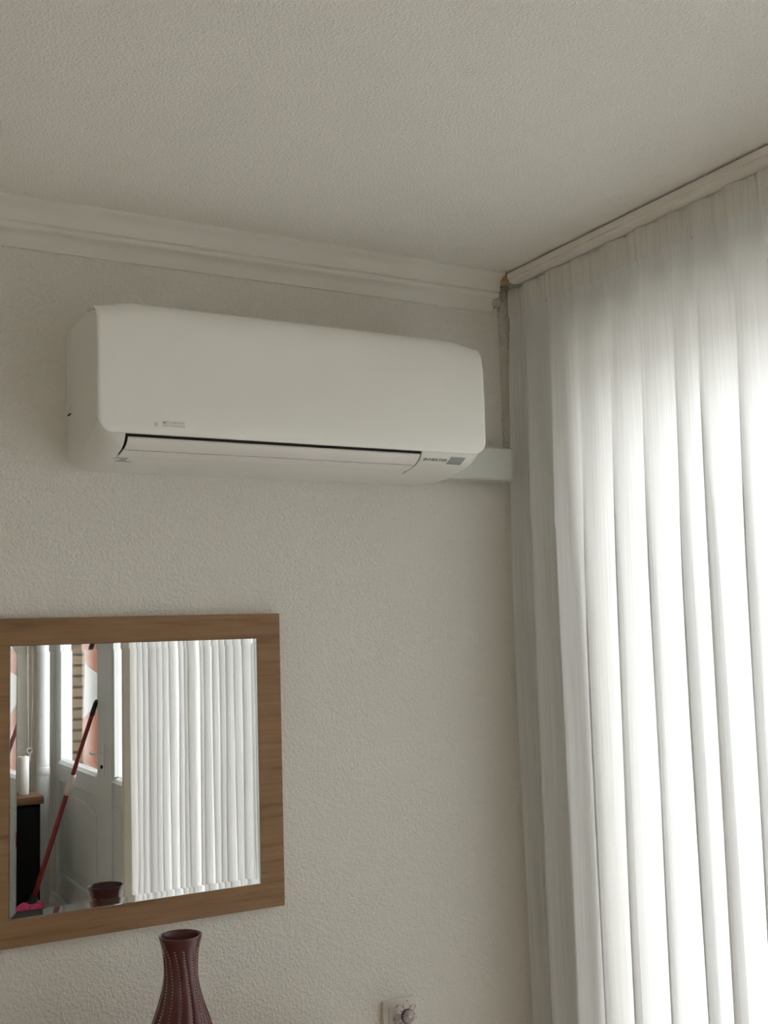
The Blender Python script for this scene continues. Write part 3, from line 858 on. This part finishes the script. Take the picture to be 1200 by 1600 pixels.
mp = thing('mop', (1.508, -2.615, 0), 'red handled string mop with pink strands leaning on the terrace door', 'mop')
mb_, mt_ = Vector((1.508, -2.615, .085)), Vector((1.782, -2.14, 1.325))
dv = (mt_ - mb_)
MB().tube([mb_, mb_ + dv * .3, mb_ + dv * .6, mb_ + dv * .93], [.0155, .0145, .0135, .0125], 14).build('handle', 'red_tube', mp, smooth=True)
MB().tube([mb_ + dv * .93, mb_ + dv * .985, mt_], [.0145, .014, .007], 14).build('grip', 'black_plastic', mp, smooth=True)
c_ = mb_ + dv * .60
MB().tube([c_ - dv * .048, c_ - dv * .03, c_ + dv * .03, c_ + dv * .048], [.0155, .021, .022, .017], 16).build('sleeve', 'clear_grip', mp, smooth=True)
MB().tube([mb_ - dv * .02, mb_ + dv * .05, mb_ + dv * .07], [.034, .026, .017], 14).build('socket_cone', 'black_plastic', mp, smooth=True)
st = MB(); rs = random.Random(3)
for k in range(110):
    a = rs.uniform(0, 2 * PI); r1 = rs.uniform(.05, .125)
    ux, uy = math.cos(a), math.sin(a)
    hh = rs.uniform(.045, .085)
    p = []
    for i in range(6):
        t = i / 5
        rr_ = .015 + (r1 - .015) * t
        wob = .012 * math.sin(t * 6 + k)
        z_ = max(.008, .085 * (1 - t) ** .6 + hh * math.sin(PI * t) * .7)
        p.append((1.508 + ux * rr_ - uy * wob, -2.615 + uy * rr_ * .85 + ux * wob, z_))
    st.tube(p, .0072, 6)
sto = st.build('strands', 'pink', mp, smooth=True); sto['kind'] = 'stuff'; sto['label'] = 'tangle of pink cotton mop strands'

# ------------------------------------------------------------------ outside, seen through the door glass
struct(MB().box(2.0, 14, -12, 10, -.14, -.06).build('ground', 'paving'), 'grey paved terrace outside the window', 'terrace')
bwall = thing('brick_wall', (2.85, -4.70, -.06), 'yellow brick garden wall outside the terrace door', 'brick wall')
BX0, BX1, BY, BH = 2.255, 3.45, -4.62, 2.6
MB().box(BX0 + .004, BX1 - .004, BY - .11, BY - .008, -.06, BH).build('mortar_core', 'mortar', bwall)
bme = None
CO = .0855; BLN = .235
row = 0; z = -.055
rb = random.Random(5)
while z + CO < BH + .01:
    x = BX0 - (BLN / 2 if row % 2 else 0)
    while x < BX1:
        xa, xb = max(x, BX0), min(x + BLN - .012, BX1)
        if xb - xa > .05:
            if bme is None:
                b0 = MB().box(-.5, .5, -.5, .5, -.5, .5).build('brick', 'brick', bwall, origin=(0, 0, 0))
                bme = b0.data; bo = b0
            else:
                bo = bpy.data.objects.new('brick', bme); link(bo, bwall)
            bo.location = Vector(((xa + xb) / 2, BY - .05 + rb.uniform(-.002, .002), z + (CO - .022) / 2)) - ORG[bwall.name]
            bo.scale = (xb - xa, .1, CO - .022)
        x += BLN
    z += CO; row += 1
pst = MB().box(2.165, 2.245, -4.68, -4.58, -.06, 2.7).build('garden_post', 'white_paint', bevel=.006, origin=(2.205, -4.63, -.06))
tag(pst, 'white painted post beside the yellow brick wall outside', 'post')
# orange and white cloth hung in front of the bricks
cl = thing('hanging_cloth', (2.65, -4.46, 0), 'orange cloth with a white knitted band hanging outside the door', 'cloth')
def hung(name, mat, zt, zb, yoff):
    vs = []; fs = []
    nxx, nzz = 40, 10
    for i in range(nxx + 1):
        x = 2.305 + .62 * i / nxx
        for j in range(nzz + 1):
            t = j / nzz
            z_ = zt(x) * (1 - t) + zb(x) * t
            vs.append((x + .01 * math.sin(z_ * 5), -4.47 + yoff + .018 * math.sin(x * 38) + .008 * math.sin(x * 17 + z_ * 2), z_))
    for i in range(nxx):
        for j in range(nzz):
            k = i * (nzz + 1) + j
            fs.append((k, k + 1, k + nzz + 2, k + nzz + 1))
    o = mesh_obj(name, vs, fs, mat, cl, smooth=True)
    m_ = o.modifiers.new('thick', 'SOLIDIFY'); m_.thickness = .004
    return o
hung('cloth', 'orange', lambda x: 2.25, lambda x: .35, 0)
hung('knitted_band', 'white_knit', lambda x: 1.50 - .10 * min(1, (x - 2.305) * 9) ** .6, lambda x: 1.06 + .14 * min(1, (x - 2.305) / .12), .02)
MB().tube([(2.25, -4.50, 2.26), (3.10, -4.50, 2.26)], .012, 10).build('rod', 'brown_metal', cl)
for x in (2.5, 2.9):
    MB().tube([(x, -4.50, 2.26), (x, -4.615, 2.26)], .008, 8).build('bracket', 'brown_metal', cl)
